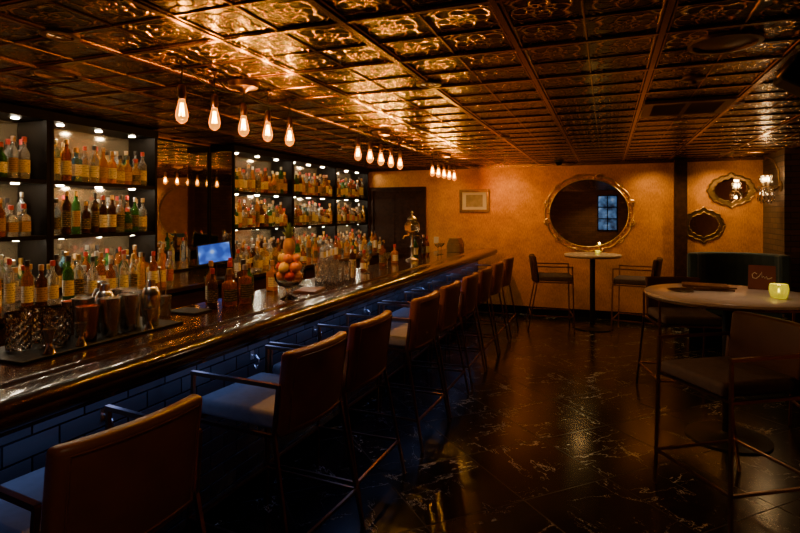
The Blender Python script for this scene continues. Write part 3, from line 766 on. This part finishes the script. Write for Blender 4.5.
scn = emp('crystal_wall_sconce', 'antique bronze wall sconce with candle bulbs and crystal drops', 'wall lamp', (PX, 7.82, 1.93))
part(scn, 'backplate', MB().lathe([(.07, 0), (.065, .015), (.02, .025)], 20, T=Matrix.Rotation(-pi/2, 4, 'Y')), [M['dbrass']])
arm = MB().tube([(-.02, 0, 0), (-.07, 0, -.05), (-.13, 0, -.05), (-.16, 0, 0)], .009, 8)
arm.tube([(-.02, 0, .02), (.0-.03, 0, .20), (-.08, 0, .33), (-.16, 0, .36), (-.20, 0, .30)], .008, 8)
arm.tube([(-.16+.085*cos(a), .085*sin(a), .0) for a in [2*pi*i/24 for i in range(24)]], .006, 6, closed=True)
arm.tube([(-.16+.06*cos(a), .06*sin(a), .14) for a in [2*pi*i/24 for i in range(24)]], .005, 6, closed=True)
arm.lathe([(.01, 0), (.08, .004), (.08, .008), (.01, .01)], 20, c=(-.16, 0, 0))
part(scn, 'arm', arm, [M['dbrass']])
M['sbulb'] = emis('warm_candle_bulb', (1, .66, .28), 25.)
for i in range(3):
    a = 2*pi*i/3+.5; cx_, cy_ = -.16+.03*cos(a), .03*sin(a)
    part(scn, 'candle_tube', MB().lathe([(.010, .012), (.010, .06)], 12, c=(cx_, cy_, 0)), [M['cream']])
    part(scn, 'bulb', MB().lathe([(.007, .061), (.015, .08), (.013, .10), (.0001, .13)], 14, c=(cx_, cy_, 0)), [M['sbulb']])
for rr, nn, zz in ((.085, 12, 0), (.055, 8, -.02), (.06, 8, .14)):
    for i in range(nn):
        a = 2*pi*i/nn; x, y = -.16+rr*cos(a), rr*sin(a); L = .20 if zz <= 0 else .10
        part(scn, 'crystal_drop', MB().lathe([(.0001, -L), (.013, -L*.83), (.004, -L*.57), (.004, -L*.4), (.013, -L*.23), (.001, .0)], 6, c=(x, y, zz), smooth=False), [M['crystal']])
lamp('POINT', (-.16, 0, .17), 3, (1, .55, .2), .03, par=scn, name='sconce_glow')
lamp('POINT', (-.16, 0, -.09), 2.0, (1, .62, .28), .02, par=scn, name='sconce_glow')

# ------------------------------------------------------------------ ceiling fittings
def pendant(ys, zb):
    yc = sum(ys)/len(ys)
    p = emp('pendant_light', 'five-bulb filament pendant light over the bar', 'pendant lamp', (-2.0, yc, HC-.012), 'pendant lights over the bar')
    part(p, 'canopy', MB().lathe([(.09, .0), (.085, -.03), (.03, -.045), (.014, -.06)], 24), [M['bmetal']])
    for y in ys:
        q = y-yc; zt = zb-(HC-.012)
        n = 10; P = [(0, 0, -.055)]
        # each cord swags from the canopy to its own ceiling hook, then drops to the socket
        for i in range(1, n):
            u = i/n; P.append((0, q*u, -.055+.035*u-.05*sin(pi*u)*min(1, abs(q)*3)))
        P += [(0, q, -.022), (0, q+.001, -.06), (0, q, zt+.12)]
        if abs(q) < .03: P = [(0, q, -.055), (0, q, zt+.12)]
        part(p, 'cord', MB().tube(P, .0035, 6), [M['blackm']])
        if abs(q) >= .03: part(p, 'hook', MB().lathe([(.016, 0), (.016, -.006), (.005, -.01), (.005, -.028)], 12, c=(0, q, 0)), [M['bmetal']])
        part(p, 'socket', MB().lathe([(.007, .130), (.017, .120), (.020, .07), (.016, .054)], 16, c=(0, q, zt)), [M['bmetal']])
        b = part(p, 'bulb', MB().lathe([(.014, .056), (.018, .035), (.028, -.005), (.031, -.03), (.025, -.053), (.010, -.066), (.0001, -.069)], 20, c=(0, q, zt)), [M['bulb']])
        f = MB()
        for i in range(4):
            a = i*pi/2+.4
            f.tube([(.006*cos(a), q+.006*sin(a), zt+.035), (.013*cos(a), q+.013*sin(a), zt-.03)], .0016, 5)
        part(b, 'filament', f, [M['fil']])
        lamp('POINT', (0, q, zt-.005), 9.5, (1, .54, .12), .006, par=p, name='bulb_glow')
pendant([2.11, 2.35, 2.60, 2.84, 3.09], 2.12)
pendant([4.15, 4.40, 4.65, 4.90, 5.15], 2.12)
pendant([6.25, 6.50, 6.75, 7.0, 7.25], 2.12)

def downlight(x, y, e, spot=95, col=(1, .58, .19), rx=0, ry=0):  # also builds lamps added purely as fill light
    d = emp('recessed_or_fill_downlight', 'round bronze recessed downlight or added fill lamp in the tin ceiling', 'ceiling lamp', (x, y, HC), 'recessed downlights')
    part(d, 'trim_ring', MB().lathe([(.075, .0), (.075, -.012), (.052, -.014), (.05, .0)], 28), [M['duct']])
    part(d, 'lens', MB().lathe([(.05, -.004), (.05, -.001)], 24), [M['down']])
    lamp('SPOT', (0, 0, -.03), e, col, .04, par=d, rot=(rx, ry, 0), spot=spot, name='downlight_beam', blend=.8)
for (x, e) in ((-2.45, 15), (-1.50, 24), (.60, 46), (1.45, 62)):
    downlight(x, 8.0, e, 120, rx=radians(20))
downlight(-.45, 7.5, 14, 110, rx=radians(24))
downlight(.82, 4.35, 19, 50, (1, .70, .45)); downlight(-1.0, 3.05, 20, 110, (1, .68, .40)); downlight(-1.0, 5.49, 14, 110, (1, .68, .40)); downlight(-.39, .41, 12, 120, (1, .68, .40)); downlight(-2.22, 1.63, 26, 70, (1, .74, .48)); downlight(-2.83, 5.6, 8, 110)  # table spot first; the later ones are mostly added fill, one for barware
downlight(2.2, 5.5, 9, 110, ry=radians(20)); downlight(2.2, 3.5, 8, 110, ry=radians(20))  # added fill lamps out of view, lighting the right wall
downlight(-.5, -1.7, 34, 120)  # added behind the camera so the round mirror reflects a lit wall
for (x, y, r) in [(.50, 2.80, .15), (-2.85, 2.07, .12)]:
    sp = emp('ceiling_speaker', 'round bronze perforated speaker set in the tin ceiling', 'speaker', (x, y, HC), 'ceiling speakers')
    part(sp, 'ring', MB().lathe([(r, 0), (r, -.014), (r*.86, -.016), (r*.85, 0)], 40), [M['duct']])
    part(sp, 'grille', MB().lathe([(r*.85, -.002), (r*.6, -.010), (.0001, -.014)], 40), [M['duct']])
top('sprinkler_cover', MB().lathe([(.06, 0), (.06, -.012), (.02, -.02), (.02, -.04), (.0001, -.042)], 24), [M['duct']], 'small dark fire sprinkler on the tin ceiling', 'sprinkler', (.46, 3.48, HC))
vt = emp('ceiling_vent', 'louvred bronze air vent in the tin ceiling', 'air vent', (.525, 4.36, HC-.005))
fr = MB()
for (x0, x1, y0, y1) in ((-.28, .28, .22, .28), (-.28, .28, -.28, -.22), (-.28, -.22, -.22, .22), (.22, .28, -.22, .22), (-.015, .015, -.22, .22)): fr.bb(x0, x1, y0, y1, -.02, 0)
part(vt, 'frame', fr, [M['duct']])
for i in range(9):
    part(vt, 'louvre', MB().box((0, 0, 0), (.44, .040, .003), T=Matrix.Translation((0, -.20+.05*i, -.012)) @ Matrix.Rotation(radians(-22), 4, 'X')), [M['duct']])
sc2 = emp('security_camera', 'black dome security camera on the ceiling', 'camera', (-.66, 8.15, HC-.0))
part(sc2, 'base', MB().lathe([(.075, 0), (.075, -.025), (.06, -.03)], 28), [M['blackm']])
part(sc2, 'dome', MB().lathe([(.055, -.03), (.052, -.05), (.035, -.075), (.0001, -.086)], 28), [M['black']])
hs = emp('hanging_loudspeaker', 'black loudspeaker on a swivel bracket under the ceiling', 'loudspeaker', (.86, 2.95, HC-.012))
part(hs, 'bracket', MB().lathe([(.05, 0), (.045, -.012), (.012, -.02), (.012, -.07)], 16).tube([(0, 0, -.06), (-.02, 0, -.12)], .012, 8), [M['blackm']])
Th = Matrix.Translation((.02, 0, -.16)) @ Matrix.Rotation(radians(32), 4, 'Y')
part(hs, 'cabinet', MB().box((0, 0, 0), (.26, .16, .15), T=Th), [M['blackm']], bevel=.015)
part(hs, 'cone', MB().lathe([(.058, 0), (.052, .006), (.02, -.004), (.0001, .0)], 24, T=Th @ Matrix.Translation((-.131, 0, 0)) @ Matrix.Rotation(-pi/2, 4, 'Y')), [M['bmetal']])

# ------------------------------------------------------------------ camera & world
wd = bpy.data.worlds.new('World'); scene.world = wd; wd.use_nodes = True
wd.node_tree.nodes['Background'].inputs[0].default_value = (.02, .012, .008, 1)
cam = bpy.data.cameras.new('Camera'); co = link(bpy.data.objects.new('Camera', cam)); scene.camera = co
cam.sensor_width = 36; cam.lens = 24; cam.shift_y = -53.5/800
co.location = (0, 0, 1.6); co.rotation_euler = (radians(90), 0, math.atan(207/533))
cam.clip_start = .05
